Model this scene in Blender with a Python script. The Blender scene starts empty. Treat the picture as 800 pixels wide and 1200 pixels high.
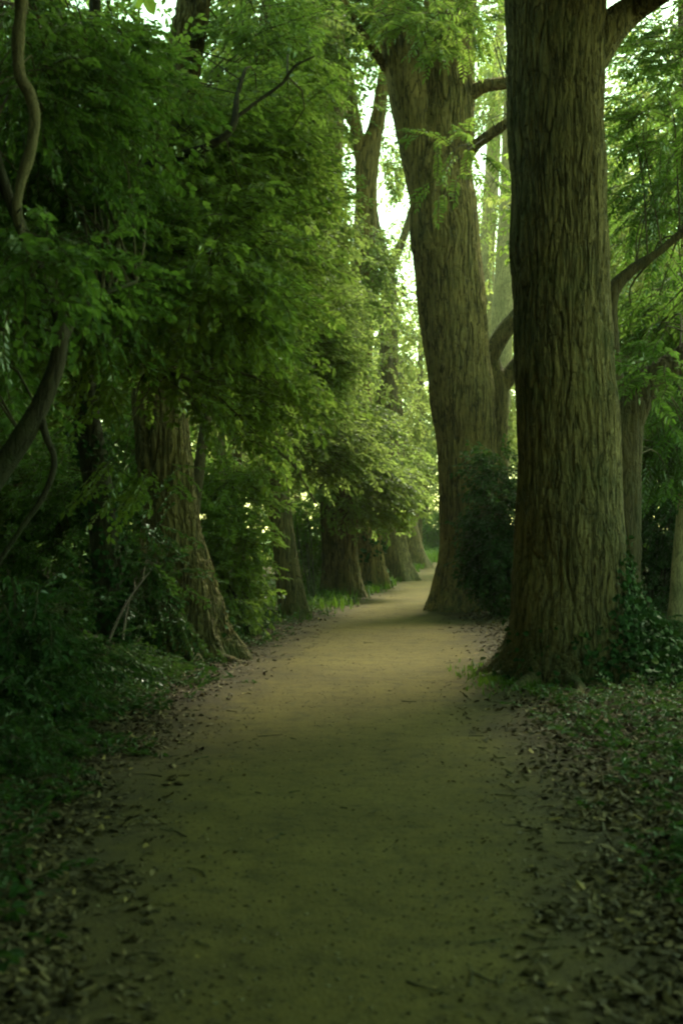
import bpy, math, random
import numpy as np

F = 1666.7
HAZE = .0003
EYE = 1.6
HOR = 620.0
rng = np.random.default_rng(7)
C = bpy.context.scene.collection


def P(px, py, Y):
    """point that stands Y metres ahead on the line of sight of the photograph's pixel"""
    return np.array([(px - 400.0) / F * Y, Y, EYE + (HOR - py) / F * Y])


# ------------------------------------------------------------------ noise
_perm = np.random.default_rng(3).permutation(256)
_perm = np.concatenate([_perm, _perm, _perm])
_g = np.random.default_rng(4).normal(size=(256, 3))
_g /= np.linalg.norm(_g, axis=1)[:, None]


def perlin(p):
    p = np.asarray(p, float)
    i = np.floor(p).astype(int)
    f = p - i
    u = f * f * f * (f * (f * 6 - 15) + 10)
    i &= 255
    out = 0
    for dx in (0, 1):
        wx = u[:, 0] if dx else 1 - u[:, 0]
        for dy in (0, 1):
            wy = u[:, 1] if dy else 1 - u[:, 1]
            for dz in (0, 1):
                wz = u[:, 2] if dz else 1 - u[:, 2]
                h = _perm[_perm[_perm[(i[:, 0] + dx) & 255] + ((i[:, 1] + dy) & 255)] + ((i[:, 2] + dz) & 255)]
                g = _g[h]
                out = out + wx * wy * wz * (g[:, 0] * (f[:, 0] - dx) + g[:, 1] * (f[:, 1] - dy) + g[:, 2] * (f[:, 2] - dz))
    return out


def sstep(a, b, x):
    t = np.clip((x - a) / (b - a), 0, 1)
    return t * t * (3 - 2 * t)


# ------------------------------------------------------------------ mesh collector
class MB:
    def __init__(self):
        self.v, self.q, self.m, self.n = [], [], [], 0
        self.t, self.tm = [], []

    def add(self, v, q, mat=0):
        v = np.asarray(v, np.float32)
        q = np.asarray(q, np.int64) + self.n
        self.v.append(v)
        if q.shape[1] == 4:
            self.q.append(q); self.m.append(np.full(len(q), mat, np.int32))
        else:
            self.t.append(q); self.tm.append(np.full(len(q), mat, np.int32))
        self.n += len(v)

    def build(self, name, mats, parent=None, smooth=False, attr=None, loc=None):
        me = bpy.data.meshes.new(name)
        v = np.concatenate(self.v)
        if parent is not None:
            v = v - np.array(parent.location, np.float32)
        elif loc is not None:
            v = v - np.array(loc, np.float32)
        qs = np.concatenate(self.q) if self.q else np.zeros((0, 4), np.int64)
        ts = np.concatenate(self.t) if self.t else np.zeros((0, 3), np.int64)
        mi = np.concatenate(self.m + self.tm)
        nl = len(qs) * 4 + len(ts) * 3
        me.vertices.add(len(v)); me.vertices.foreach_set('co', v.astype(np.float32).ravel())
        me.loops.add(nl); me.loops.foreach_set('vertex_index', np.concatenate([qs.ravel(), ts.ravel()]).astype(np.int32))
        me.polygons.add(len(qs) + len(ts))
        st = np.concatenate([np.arange(len(qs)) * 4, len(qs) * 4 + np.arange(len(ts)) * 3]).astype(np.int32)
        me.polygons.foreach_set('loop_start', st)
        me.polygons.foreach_set('material_index', mi)
        sm = np.zeros(len(mi), bool)
        if smooth is True:
            sm[:] = True
        elif smooth == 'bark':
            sm[:] = mi == 1
        me.polygons.foreach_set('use_smooth', sm)
        if attr is not None:
            a = me.attributes.new(attr[0], 'FLOAT', 'POINT')
            a.data.foreach_set('value', np.asarray(attr[1], np.float32))
        me.update(calc_edges=True)
        me.validate()
        for m in (mats if isinstance(mats, (list, tuple)) else [mats]):
            me.materials.append(m)
        o = bpy.data.objects.new(name, me)
        C.objects.link(o)
        if parent is not None:
            o.parent = parent
        elif loc is not None:
            o.location = loc
        return o


def thing(name, label, cat, loc, group=None):
    o = bpy.data.objects.new(name, None)
    C.objects.link(o)
    o.location = [float(a) for a in loc]
    o.empty_display_size = 0.3
    o['label'] = label; o['category'] = cat
    if group:
        o['group'] = group
    return o


def tag(o, label=None, cat=None, group=None, kind=None):
    if label: o['label'] = label
    if cat: o['category'] = cat
    if group: o['group'] = group
    if kind: o['kind'] = kind
    return o


# ------------------------------------------------------------------ materials
def new_mat(name):
    m = bpy.data.materials.new(name)
    m.use_nodes = True
    nt = m.node_tree
    nt.nodes.clear()
    return m, nt, lambda t, **k: _node(nt, t, **k)


def _node(nt, t, **k):
    n = nt.nodes.new(t)
    for a, b in k.items():
        setattr(n, a, b)
    return n


def ramp(nt, src, stops):
    r = nt.nodes.new('ShaderNodeValToRGB')
    el = r.color_ramp.elements
    while len(el) < len(stops):
        el.new(0.5)
    for e, (p, c) in zip(el, stops):
        e.position = p
        e.color = (*c, 1)
    nt.links.new(src, r.inputs[0])
    return r.outputs[0]


def mixc(nt, fac, a, b, mode='MIX'):
    n = nt.nodes.new('ShaderNodeMix')
    n.data_type = 'RGBA'; n.blend_type = mode
    for i, s in ((0, fac), (6, a), (7, b)):
        if isinstance(s, (int, float)):
            n.inputs[i].default_value = s
        elif isinstance(s, tuple):
            n.inputs[i].default_value = (*s, 1)
        else:
            nt.links.new(s, n.inputs[i])
    return n.outputs[2]


def math_n(nt, op, a, b=None):
    n = nt.nodes.new('ShaderNodeMath'); n.operation = op
    for i, s in enumerate((a, b)):
        if s is None: continue
        if isinstance(s, (int, float)): n.inputs[i].default_value = s
        else: nt.links.new(s, n.inputs[i])
    return n.outputs[0]


def noise_n(nt, vec, scale, detail=4, rough=0.55, dist=0.0):
    n = nt.nodes.new('ShaderNodeTexNoise')
    n.inputs['Scale'].default_value = scale
    n.inputs['Detail'].default_value = detail
    n.inputs['Roughness'].default_value = rough
    n.inputs['Distortion'].default_value = dist
    if vec is not None:
        nt.links.new(vec, n.inputs['Vector'])
    return n.outputs['Fac']


def leaf_mat(name, dark, light, trans, tfac=0.45, gloss=0.035, rough=0.5):
    m, nt, N = new_mat(name)
    geo = N('ShaderNodeNewGeometry')
    tc = N('ShaderNodeTexCoord')
    big = noise_n(nt, tc.outputs['Object'], 0.9, 2)
    v = math_n(nt, 'ADD', math_n(nt, 'MULTIPLY', geo.outputs['Random Per Island'], 0.7), math_n(nt, 'MULTIPLY', big, 0.45))
    col = ramp(nt, v, [(0.1, dark), (0.95, light)])
    # a few yellowing leaves
    yel = math_n(nt, 'GREATER_THAN', geo.outputs['Random Per Island'], 0.985)
    col = mixc(nt, math_n(nt, 'MULTIPLY', yel, 0.55), col, (light[0] * 2.2, light[1] * 1.15, light[2] * 0.8))
    tcol = mixc(nt, v, tuple(c * 0.75 for c in trans), trans)
    d = N('ShaderNodeBsdfDiffuse'); nt.links.new(col, d.inputs[0])
    t = N('ShaderNodeBsdfTranslucent'); nt.links.new(tcol, t.inputs[0])
    mx = N('ShaderNodeMixShader'); mx.inputs[0].default_value = tfac
    nt.links.new(d.outputs[0], mx.inputs[1]); nt.links.new(t.outputs[0], mx.inputs[2])
    g = N('ShaderNodeBsdfGlossy'); g.inputs['Roughness'].default_value = rough
    g.inputs['Color'].default_value = (0.8, 0.85, 0.75, 1)
    fr = N('ShaderNodeFresnel'); fr.inputs[0].default_value = 1.38
    mg = N('ShaderNodeMixShader')
    nt.links.new(math_n(nt, 'MULTIPLY', fr.outputs[0], gloss * 6), mg.inputs[0])
    nt.links.new(mx.outputs[0], mg.inputs[1]); nt.links.new(g.outputs[0], mg.inputs[2])
    out = N('ShaderNodeOutputMaterial'); nt.links.new(mg.outputs[0], out.inputs[0])
    return m


def bark_mat(name, ridge, furrow, moss=0.25, scale=1.0, stretch=0.14, bump=0.6, mosscol=(0.05, 0.065, 0.02)):
    m, nt, N = new_mat(name)
    tc = N('ShaderNodeTexCoord')
    mp = N('ShaderNodeMapping')
    mp.inputs['Scale'].default_value = (1, 1, stretch)
    nt.links.new(tc.outputs['Object'], mp.inputs['Vector'])
    v = mp.outputs['Vector']
    wob = N('ShaderNodeTexNoise'); wob.inputs['Scale'].default_value = 5 * scale; wob.inputs['Detail'].default_value = 3
    nt.links.new(v, wob.inputs['Vector'])
    add = N('ShaderNodeVectorMath', operation='MULTIPLY_ADD')
    nt.links.new(wob.outputs['Color'], add.inputs[0]); add.inputs[1].default_value = (0.10 / scale,) * 3
    nt.links.new(v, add.inputs[2])
    vo = N('ShaderNodeTexVoronoi', feature='DISTANCE_TO_EDGE'); vo.inputs['Scale'].default_value = 16 * scale
    nt.links.new(add.outputs[0], vo.inputs['Vector'])
    r1 = noise_n(nt, add.outputs[0], 9.5 * scale, 2.5, .5, .4)
    r2 = noise_n(nt, add.outputs[0], 21 * scale, 2, .5, .3)
    a1 = math_n(nt, 'MULTIPLY', math_n(nt, 'ABSOLUTE', math_n(nt, 'SUBTRACT', r1, .5)), 11)
    a2 = math_n(nt, 'ADD', math_n(nt, 'MULTIPLY', math_n(nt, 'ABSOLUTE', math_n(nt, 'SUBTRACT', r2, .5)), 9), .25)
    a3 = math_n(nt, 'ADD', math_n(nt, 'MULTIPLY', vo.outputs['Distance'], 6), .3)
    crack = ramp(nt, math_n(nt, 'MINIMUM', math_n(nt, 'MINIMUM', a1, a2), a3), [(0.05, (0, 0, 0)), (.62, (1, 1, 1))])
    fine = noise_n(nt, v, 60 * scale, 6, 0.65)
    patch = noise_n(nt, tc.outputs['Object'], 2.3, 4)
    col = mixc(nt, crack, furrow, ridge)
    col = mixc(nt, 0.75, col, ramp(nt, fine, [(0.3, (0.55, 0.55, 0.54)), (0.7, (1.35, 1.35, 1.33))]), 'MULTIPLY')
    col = mixc(nt, 0.8, col, ramp(nt, patch, [(0.3, (0.7, 0.72, 0.68)), (0.7, (1.2, 1.17, 1.1))]), 'MULTIPLY')
    mfac = ramp(nt, noise_n(nt, tc.outputs['Object'], 1.6, 6, 0.65), [(0.47, (0, 0, 0)), (0.66, (1, 1, 1))])
    sx = N('ShaderNodeSeparateXYZ'); nt.links.new(tc.outputs['Object'], sx.inputs[0])
    mr = N('ShaderNodeMapRange'); mr.inputs['From Min'].default_value = 1.0; mr.inputs['From Max'].default_value = 0.0
    nt.links.new(sx.outputs['Z'], mr.inputs['Value'])
    foot = math_n(nt, 'MULTIPLY', mr.outputs[0], ramp(nt, noise_n(nt, tc.outputs['Object'], 3.5, 5, .65), [(.38, (0, 0, 0)), (.6, (1, 1, 1))]))
    col = mixc(nt, math_n(nt, 'MAXIMUM', math_n(nt, 'MULTIPLY', mfac, moss), math_n(nt, 'MULTIPLY', foot, .8)), col, mosscol)
    h = math_n(nt, 'ADD', crack, math_n(nt, 'MULTIPLY', fine, 0.7))
    b = N('ShaderNodeBump'); b.inputs['Strength'].default_value = bump; b.inputs['Distance'].default_value = 0.02
    nt.links.new(h, b.inputs['Height'])
    p = N('ShaderNodeBsdfPrincipled'); p.inputs['Roughness'].default_value = 0.9
    p.inputs['Specular IOR Level'].default_value = 0.2
    nt.links.new(col, p.inputs['Base Color']); nt.links.new(b.outputs[0], p.inputs['Normal'])
    out = N('ShaderNodeOutputMaterial'); nt.links.new(p.outputs[0], out.inputs[0])
    return m


LEAF = {
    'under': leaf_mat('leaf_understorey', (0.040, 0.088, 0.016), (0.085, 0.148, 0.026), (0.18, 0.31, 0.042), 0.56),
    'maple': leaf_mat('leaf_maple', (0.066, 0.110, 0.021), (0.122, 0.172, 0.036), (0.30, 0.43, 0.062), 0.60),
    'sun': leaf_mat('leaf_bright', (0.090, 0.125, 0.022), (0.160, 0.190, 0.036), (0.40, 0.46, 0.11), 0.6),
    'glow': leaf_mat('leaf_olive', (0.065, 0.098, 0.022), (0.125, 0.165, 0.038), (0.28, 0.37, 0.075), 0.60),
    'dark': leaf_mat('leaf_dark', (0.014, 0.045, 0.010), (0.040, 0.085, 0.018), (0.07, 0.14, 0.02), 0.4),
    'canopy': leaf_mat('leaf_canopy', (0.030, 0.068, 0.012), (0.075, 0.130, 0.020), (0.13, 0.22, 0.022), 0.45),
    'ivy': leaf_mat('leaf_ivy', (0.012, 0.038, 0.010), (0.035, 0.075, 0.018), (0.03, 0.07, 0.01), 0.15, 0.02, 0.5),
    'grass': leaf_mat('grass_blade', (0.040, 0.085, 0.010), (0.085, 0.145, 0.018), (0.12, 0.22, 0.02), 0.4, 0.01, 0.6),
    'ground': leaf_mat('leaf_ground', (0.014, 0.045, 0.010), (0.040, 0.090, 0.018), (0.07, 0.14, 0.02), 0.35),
}
BARK_BIG = bark_mat('bark_furrowed', (0.200, 0.150, 0.064), (0.060, 0.045, 0.020), 0.45, 1.0, .11, 1.0)
BARK_WARM = bark_mat('bark_warm', (0.290, 0.200, 0.075), (0.060, 0.042, 0.017), 0.3, 0.8, .11, 1.0)
BARK_ROUGH = bark_mat('bark_rough', (0.190, 0.142, 0.056), (0.055, 0.041, 0.017), 0.4, 0.9, .13, 1.0)
BARK_RED = bark_mat('bark_reddish', (0.085, 0.060, 0.027), (0.036, 0.026, 0.013), 0.3, 1.2)
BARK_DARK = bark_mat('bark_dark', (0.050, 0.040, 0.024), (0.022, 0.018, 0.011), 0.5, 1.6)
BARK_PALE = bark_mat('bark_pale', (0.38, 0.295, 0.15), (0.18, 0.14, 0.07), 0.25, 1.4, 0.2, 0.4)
BARK_TWIG = bark_mat('bark_twig', (0.115, 0.088, 0.05), (0.05, 0.038, 0.022), 0.3, 3.0, 0.3, 0.3)


# ------------------------------------------------------------------ tubes
def spline(pts, n):
    pts = np.asarray(pts, float)
    if len(pts) == 2:
        t = np.linspace(0, 1, n)[:, None]
        return pts[0] * (1 - t) + pts[1] * t
    ext = np.vstack([2 * pts[0] - pts[1], pts, 2 * pts[-1] - pts[-2]])
    k = len(pts) - 1
    u = np.linspace(0, k - 1e-6, n)
    i = u.astype(int)
    t = (u - i)[:, None]
    p0, p1, p2, p3 = ext[i], ext[i + 1], ext[i + 2], ext[i + 3]
    return 0.5 * (2 * p1 + (p2 - p0) * t + (2 * p0 - 5 * p1 + 4 * p2 - p3) * t * t + (3 * p1 - p0 - 3 * p2 + p3) * t ** 3)


def tube(pts, rad, nseg=12, step=0.15, bark=None, flare=None, seed=0.0, lump=0.04, cap=True):
    """pts (k,3), rad (k); bark=(depth, freq, stretch); flare=(amount, height, lobes)"""
    pts = np.asarray(pts, float)
    L = np.linalg.norm(np.diff(pts, axis=0), axis=1).sum()
    n = max(4, int(L / step))
    c4 = spline(np.column_stack([pts, rad]), n)
    c, r = c4[:, :3], np.maximum(c4[:, 3], 0.002)
    t = np.gradient(c, axis=0)
    t /= np.linalg.norm(t, axis=1)[:, None]
    ref = np.array([1.0, 0, 0]) if abs(t[0][0]) < 0.8 else np.array([0, 1.0, 0])
    U = np.empty_like(c); u = ref
    for k in range(n):
        u = u - t[k] * np.dot(u, t[k]); u = u / np.linalg.norm(u); U[k] = u
    V = np.cross(t, U)
    th = np.linspace(0, 2 * math.pi, nseg, endpoint=False) - math.pi / 2
    ct, sn = np.cos(th), np.sin(th)
    dirs = U[:, None, :] * ct[None, :, None] + V[:, None, :] * sn[None, :, None]
    rr = np.repeat(r[:, None], nseg, 1)
    base = c[:, None, :] + dirs * rr[:, :, None]
    flat = base.reshape(-1, 3)
    if flare is not None:
        amt, hgt, lob = flare
        z = np.maximum(c[:, 2], 0)
        e = amt * np.exp(-z / hgt)
        rs = np.random.default_rng(int(seed * 10) + 5)
        lobe = np.zeros(nseg)
        for _ in range(lob):
            a0 = rs.uniform(0, 2 * math.pi); w = rs.uniform(0.18, 0.34); s = rs.uniform(0.7, 1.3)
            d = (th - a0 + math.pi) % (2 * math.pi) - math.pi
            lobe = np.maximum(lobe, s * np.exp(-(d / w) ** 2))
        rr = rr * (1 + e[:, None] * (0.35 + 0.75 * lobe[None, :]) - 0.10 * np.exp(-z / (hgt * 2))[:, None] * (1 - lobe[None, :]))
    if lump:
        rr = rr * (1 + lump * 2.2 * perlin(flat * (1.3 / max(r.max(), 0.05) ** 0.5) + seed).reshape(rr.shape))
    if bark is not None:
        dep, fq, stc = bark
        q = flat * np.array([fq, fq, fq * stc]) + seed * 3.7
        wq = flat * np.array([2.2, 2.2, 1.3]) + seed
        warp = np.column_stack([perlin(wq), perlin(wq + 31.7), perlin(wq + 77.1)]) * np.array([1.1, 1.1, 0.5])
        n1 = perlin(q + warp)
        n2 = perlin(q * 2.1 + warp * 1.5 + 9.3)
        fur = np.exp(-(n1 / 0.085) ** 2) + 0.55 * np.exp(-(n2 / 0.075) ** 2)
        fur += 0.35 * np.exp(-(perlin(flat * np.array([fq, fq, fq * 0.9]) + 50.0) / 0.05) ** 2) * (np.abs(n1) > 0.1)
        up = 0.5 * perlin(q * 4.3)
        rr = rr - dep * np.minimum(fur, 1.25).reshape(rr.shape) + dep * 0.4 * up.reshape(rr.shape)
    v = (c[:, None, :] + dirs * rr[:, :, None]).reshape(-1, 3)
    a = np.arange(n - 1)[:, None] * nseg
    j = np.arange(nseg)[None, :]
    j2 = (j + 1) % nseg
    q4 = np.stack([a + j, a + j2, a + nseg + j2, a + nseg + j], -1).reshape(-1, 4)
    if cap:
        v = np.vstack([v, c[-1] + t[-1] * r[-1] * 0.6])
        last = (n - 1) * nseg
        tri = np.stack([last + np.arange(nseg), last + (np.arange(nseg) + 1) % nseg, np.full(nseg, len(v) - 1)], -1)
        return v, q4, tri
    return v, q4, None


def add_tube(mb, *a, mat=0, **k):
    v, q, t = tube(*a, **k)
    n0 = mb.n
    mb.add(v, q, mat)
    if t is not None:
        mb.t.append(t + n0); mb.tm.append(np.full(len(t), mat, np.int32))


# ------------------------------------------------------------------ leaves
def leaf_shape(w=0.55, fold=0.12, droop=0.15):
    v = np.array([[0, 0, 0], [.30, .46 * w, fold * .8], [.68, .40 * w, fold * .5 - droop * .3], [1, 0, -droop],
                  [.68, -.40 * w, fold * .5 - droop * .3], [.30, -.46 * w, fold * .8]])
    return v, np.array([[0, 3, 2, 1], [0, 5, 4, 3]])


def rotm(yaw, pitch, roll):
    cy, sy, cp, sp, cr, sr = math.cos(yaw), math.sin(yaw), math.cos(pitch), math.sin(pitch), math.cos(roll), math.sin(roll)
    Rz = np.array([[cy, -sy, 0], [sy, cy, 0], [0, 0, 1]])
    Ry = np.array([[cp, 0, sp], [0, 1, 0], [-sp, 0, cp]])
    Rx = np.array([[1, 0, 0], [0, cr, -sr], [0, sr, cr]])
    return Rz @ Ry @ Rx


def make_spray(rs, n, length, leaf, w, kind):
    V, Q, off = [], [], 0
    def put(pos, R, s, wv):
        nonlocal off
        lv, lq = leaf_shape(wv, rs.uniform(.05, .2), rs.uniform(.05, .3))
        V.append(lv @ R.T * s + pos); Q.append(lq + off); off += len(lv)
    bend = rs.uniform(-.25, .25); sag = rs.uniform(.1, .35)
    for i in range(n):
        t = 0.12 + 0.88 * (i + 0.5) / n
        pos = np.array([t * length, bend * t * t * length, -sag * t * t * length])
        side = 1 if i % 2 else -1
        if kind == 'pinnate':
            yaw = side * rs.uniform(.85, 1.25); s = leaf * rs.uniform(.75, 1.1) * (1.1 - .5 * abs(t - .5))
            R = rotm(yaw, rs.uniform(.0, .4), rs.uniform(-.3, .3))
        else:
            yaw = side * rs.uniform(.4, 1.4); s = leaf * rs.uniform(.6, 1.2)
            R = rotm(yaw, rs.uniform(-.15, .65), rs.uniform(-.6, .6))
            pos = pos + np.array([math.cos(yaw), math.sin(yaw), -.2]) * leaf * .35
        put(pos, R, s, w * rs.uniform(.85, 1.15))
    tip = np.array([length, bend * length, -sag * length])
    put(tip, rotm(bend, .3, 0), leaf * 1.05, w)
    # the twig itself: a thin three-sided tube
    k = 4
    ts = np.linspace(0, 1, k)
    cen = np.column_stack([ts * length, bend * ts * ts * length, -sag * ts * ts * length])
    rad = np.linspace(.006, .0025, k) * (leaf / .09)
    tv = np.concatenate([c + r * np.array([[0, 1, 0], [0, -.5, .87], [0, -.5, -.87]]) for c, r in zip(cen, rad)])
    tq = [[a * 3 + j, a * 3 + (j + 1) % 3, a * 3 + 3 + (j + 1) % 3, a * 3 + 3 + j] for a in range(k - 1) for j in range(3)]
    return np.concatenate(V), np.concatenate(Q), tv, np.array(tq)


def spray_set(seed, kind, n, length, leaf, w, count=7):
    rs = np.random.default_rng(seed)
    return [make_spray(rs, n + int(rs.integers(-2, 3)), length * rs.uniform(.8, 1.2), leaf, w, kind) for _ in range(count)]


SPRAY = {
    'broad': spray_set(1, 'broad', 24, .46, .068, .68),
    'small': spray_set(2, 'broad', 15, .40, .070, .62),
    'pinnate': spray_set(3, 'pinnate', 17, .55, .105, .38),
    'far': spray_set(4, 'broad', 15, .72, .145, .66),
    'canopy': spray_set(5, 'broad', 11, 1.1, .30, .70),
    'shrub': spray_set(6, 'broad', 11, .34, .075, .60),
}


def place_sprays(mb, kind, pos, d, scale, rs, twig=True, roll=0.35):
    T = SPRAY[kind]
    n = len(pos)
    d = d / np.linalg.norm(d, axis=1)[:, None]
    up = np.tile([0, 0, 1.0], (n, 1)) + rs.normal(size=(n, 3)) * roll
    r = np.cross(up, d); r /= np.linalg.norm(r, axis=1)[:, None] + 1e-9
    u = np.cross(d, r)
    M = np.stack([d, r, u], -1) * scale[:, None, None]
    which = rs.integers(0, len(T), n)
    for k, (lv, lq, tv, tq) in enumerate(T):
        s = np.where(which == k)[0]
        if len(s) == 0: continue
        for vv, qq, mat in ((lv, lq, 0), (tv, tq, 1)) if twig else ((lv, lq, 0),):
            W = np.einsum('nij,vj->nvi', M[s], vv) + pos[s][:, None, :]
            Q = qq[None] + (np.arange(len(s)) * len(vv))[:, None, None]
            mb.add(W.reshape(-1, 3), Q.reshape(-1, 4), mat)


def blob_px(px, py, Y, rx, rz, ry, n):
    """crown lobe: centre on a pixel's line of sight at Y metres, half sizes in pixels (sideways, up) and metres (depth), n clumps"""
    return P(px, py, Y), np.array([rx / F * Y, ry, rz / F * Y]), n


def crown(parent, blobs, kind, mat, rs, skeleton, sprays=14, cs=0.55, scale=1.0, droop=0.28, flat=0.35, hole=0.0, branch=0.6, name='crown', out=None, bark=None, zmin=0.1, floor=0.03):
    mb = MB()
    P_, D_, S_ = [], [], []
    sk = np.asarray(skeleton, float)
    for cen, rad, n in blobs:
        got = 0; tries = 0
        while got < n and tries < n * 12:
            tries += 1
            x = rs.normal(size=3); x /= np.linalg.norm(x)
            p = cen + x * rad * rs.uniform(0, 1) ** (1 / 2.4)
            if p[2] < zmin: continue
            if hole and perlin((p * hole[1] + 11.3)[None])[0] < hole[0]: continue
            got += 1
            near = sk[np.argsort(((sk - p) ** 2).sum(1))[rs.integers(0, min(7, len(sk)))]]
            o = (p - cen) / rad
            o = o * 0.8 + (p - near) / (np.linalg.norm(p - near) + .3) * .6
            if out is not None: o = o + out
            o = np.array([o[0], o[1], o[2] * .35 - droop]) + rs.normal(size=3) * .18
            o /= np.linalg.norm(o)
            lat = np.cross([0, 0, 1.0], o); lat /= np.linalg.norm(lat) + 1e-6
            m = max(3, int(sprays * rs.uniform(.6, 1.4)))
            size = cs * rs.uniform(.7, 1.35)
            a = rs.uniform(-1, 1, m); b = rs.uniform(-.7, .6, m); cz = rs.normal(size=m) * flat
            pp = p + lat[None] * (a * size)[:, None] + o[None] * (b * size)[:, None] + np.array([0, 0, 1.0])[None] * (cz * size - a * a * size * .3)[:, None]
            dd = o[None] + lat[None] * (a * .9)[:, None] + rs.normal(size=(m, 3)) * .22
            ok = (((pp - cen) / rad) ** 2).sum(1) < rs.uniform(.95, 1.25, m) ** 2
            ok &= pp[:, 2] > floor
            P_.append(pp[ok]); D_.append(dd[ok]); S_.append(rs.uniform(.75, 1.25, m)[ok] * scale)
            if rs.uniform() < branch:
                mid = (near + p) / 2 + np.array([0, 0, .12]) * np.linalg.norm(p - near) + rs.normal(size=3) * .06 * np.linalg.norm(p - near)
                ln = np.linalg.norm(p - near)
                r0 = min(.005 + .004 * ln, .022)
                add_tube(mb, [near, mid, p, p + o * size * .5], [r0, r0 * .7, r0 * .4, .003], nseg=5, step=.25, mat=1, lump=.05)
    place_sprays(mb, kind, np.concatenate(P_), np.concatenate(D_), np.concatenate(S_), rs)
    return mb.build(name, [LEAF[mat], bark or BARK_TWIG], parent, smooth='bark')


def samples(pts, n=14):
    return spline(np.asarray(pts, float), n)


def wpath(lst, Y):
    """pixel path [(px,py,width[,dY])...] -> points and radii"""
    pts = [P(a[0], a[1], Y + (a[3] if len(a) > 3 else 0)) for a in lst]
    rad = [a[2] / 2 / F * (Y + (a[3] if len(a) > 3 else 0)) for a in lst]
    return pts, rad


def part_tube(parent, name, mat, pts, rad, label=None, **k):
    mb = MB(); add_tube(mb, pts, rad, **k)
    o = mb.build(name, mat, parent, smooth=True)
    if label: o['label'] = label
    return o


def base_of(px, Y):
    p = P(px, HOR, Y); p[2] = 0
    return p


# ------------------------------------------------------------------ ground
LE = np.array([[2, -.55], [4.6, -.74], [7, -1.0], [9.5, -1.14], [12.7, -1.07], [18.4, -.72], [26.7, .02], [35.6, 1.1], [51, 2.75], [72, 4.85], [80, 6.6], [90, 14], [110, 30]])
RE = np.array([[2, .5], [4.6, .70], [7, 1.0], [9.5, 1.15], [12.7, 1.15], [18.4, 1.72], [23, 1.85], [27.5, 1.75], [35.6, 2.9], [51, 4.6], [66, 6.6], [73, 9.0], [82, 16], [102, 32]])


def edges(y):
    return np.interp(y, LE[:, 0], LE[:, 1]), np.interp(y, RE[:, 0], RE[:, 1])


def off_path(x, y):
    l, r = edges(y)
    return np.maximum(l - x, x - r)        # > 0 off the path


def gh(x, y):
    x = np.asarray(x, float); y = np.asarray(y, float)
    d = off_path(x, y)
    n1 = perlin(np.column_stack([x.ravel() * .45, y.ravel() * .45, np.zeros(x.size)])).reshape(x.shape)
    n2 = perlin(np.column_stack([x.ravel() * 2.1, y.ravel() * 2.1, np.ones(x.size) * 5])).reshape(x.shape)
    w = sstep(0.0, 2.2, d)
    return w * (.06 + .10 * n1 + .05 * n2) + .012 * n2 * (1 - w) + .004 * perlin(np.column_stack([x.ravel() * 7, y.ravel() * 7, np.ones(x.size) * 2])).reshape(x.shape)


def grow(a, b, step, far, g=1.12):
    c = list(np.arange(a, b, step))
    s = step; x = c[-1]; hi = []
    while x < far:
        s *= g; x += s; hi.append(x)
    s = step; x = c[0]; lo = []
    return c, hi


def axis(a, b, step, lo, hi, g=1.13):
    c = list(np.arange(a, b, step)); s = step; x = c[-1]; h = []
    while x < hi: s *= g; x += s; h.append(x)
    s = step; x = c[0]; l = []
    while x > lo: s *= g; x -= s; l.append(x)
    return np.array(l[::-1] + c + h)


def soil_col(nt, tc, N):
    n1 = noise_n(nt, tc, 1.1, 5, .6)
    n2 = noise_n(nt, tc, 22, 5, .65)
    c = ramp(nt, n1, [(.35, (.036, .029, .012)), (.65, (.062, .050, .021))])
    return mixc(nt, .8, c, ramp(nt, n2, [(.3, (.5, .5, .5)), (.7, (1.35, 1.3, 1.2))]), 'MULTIPLY')


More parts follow.
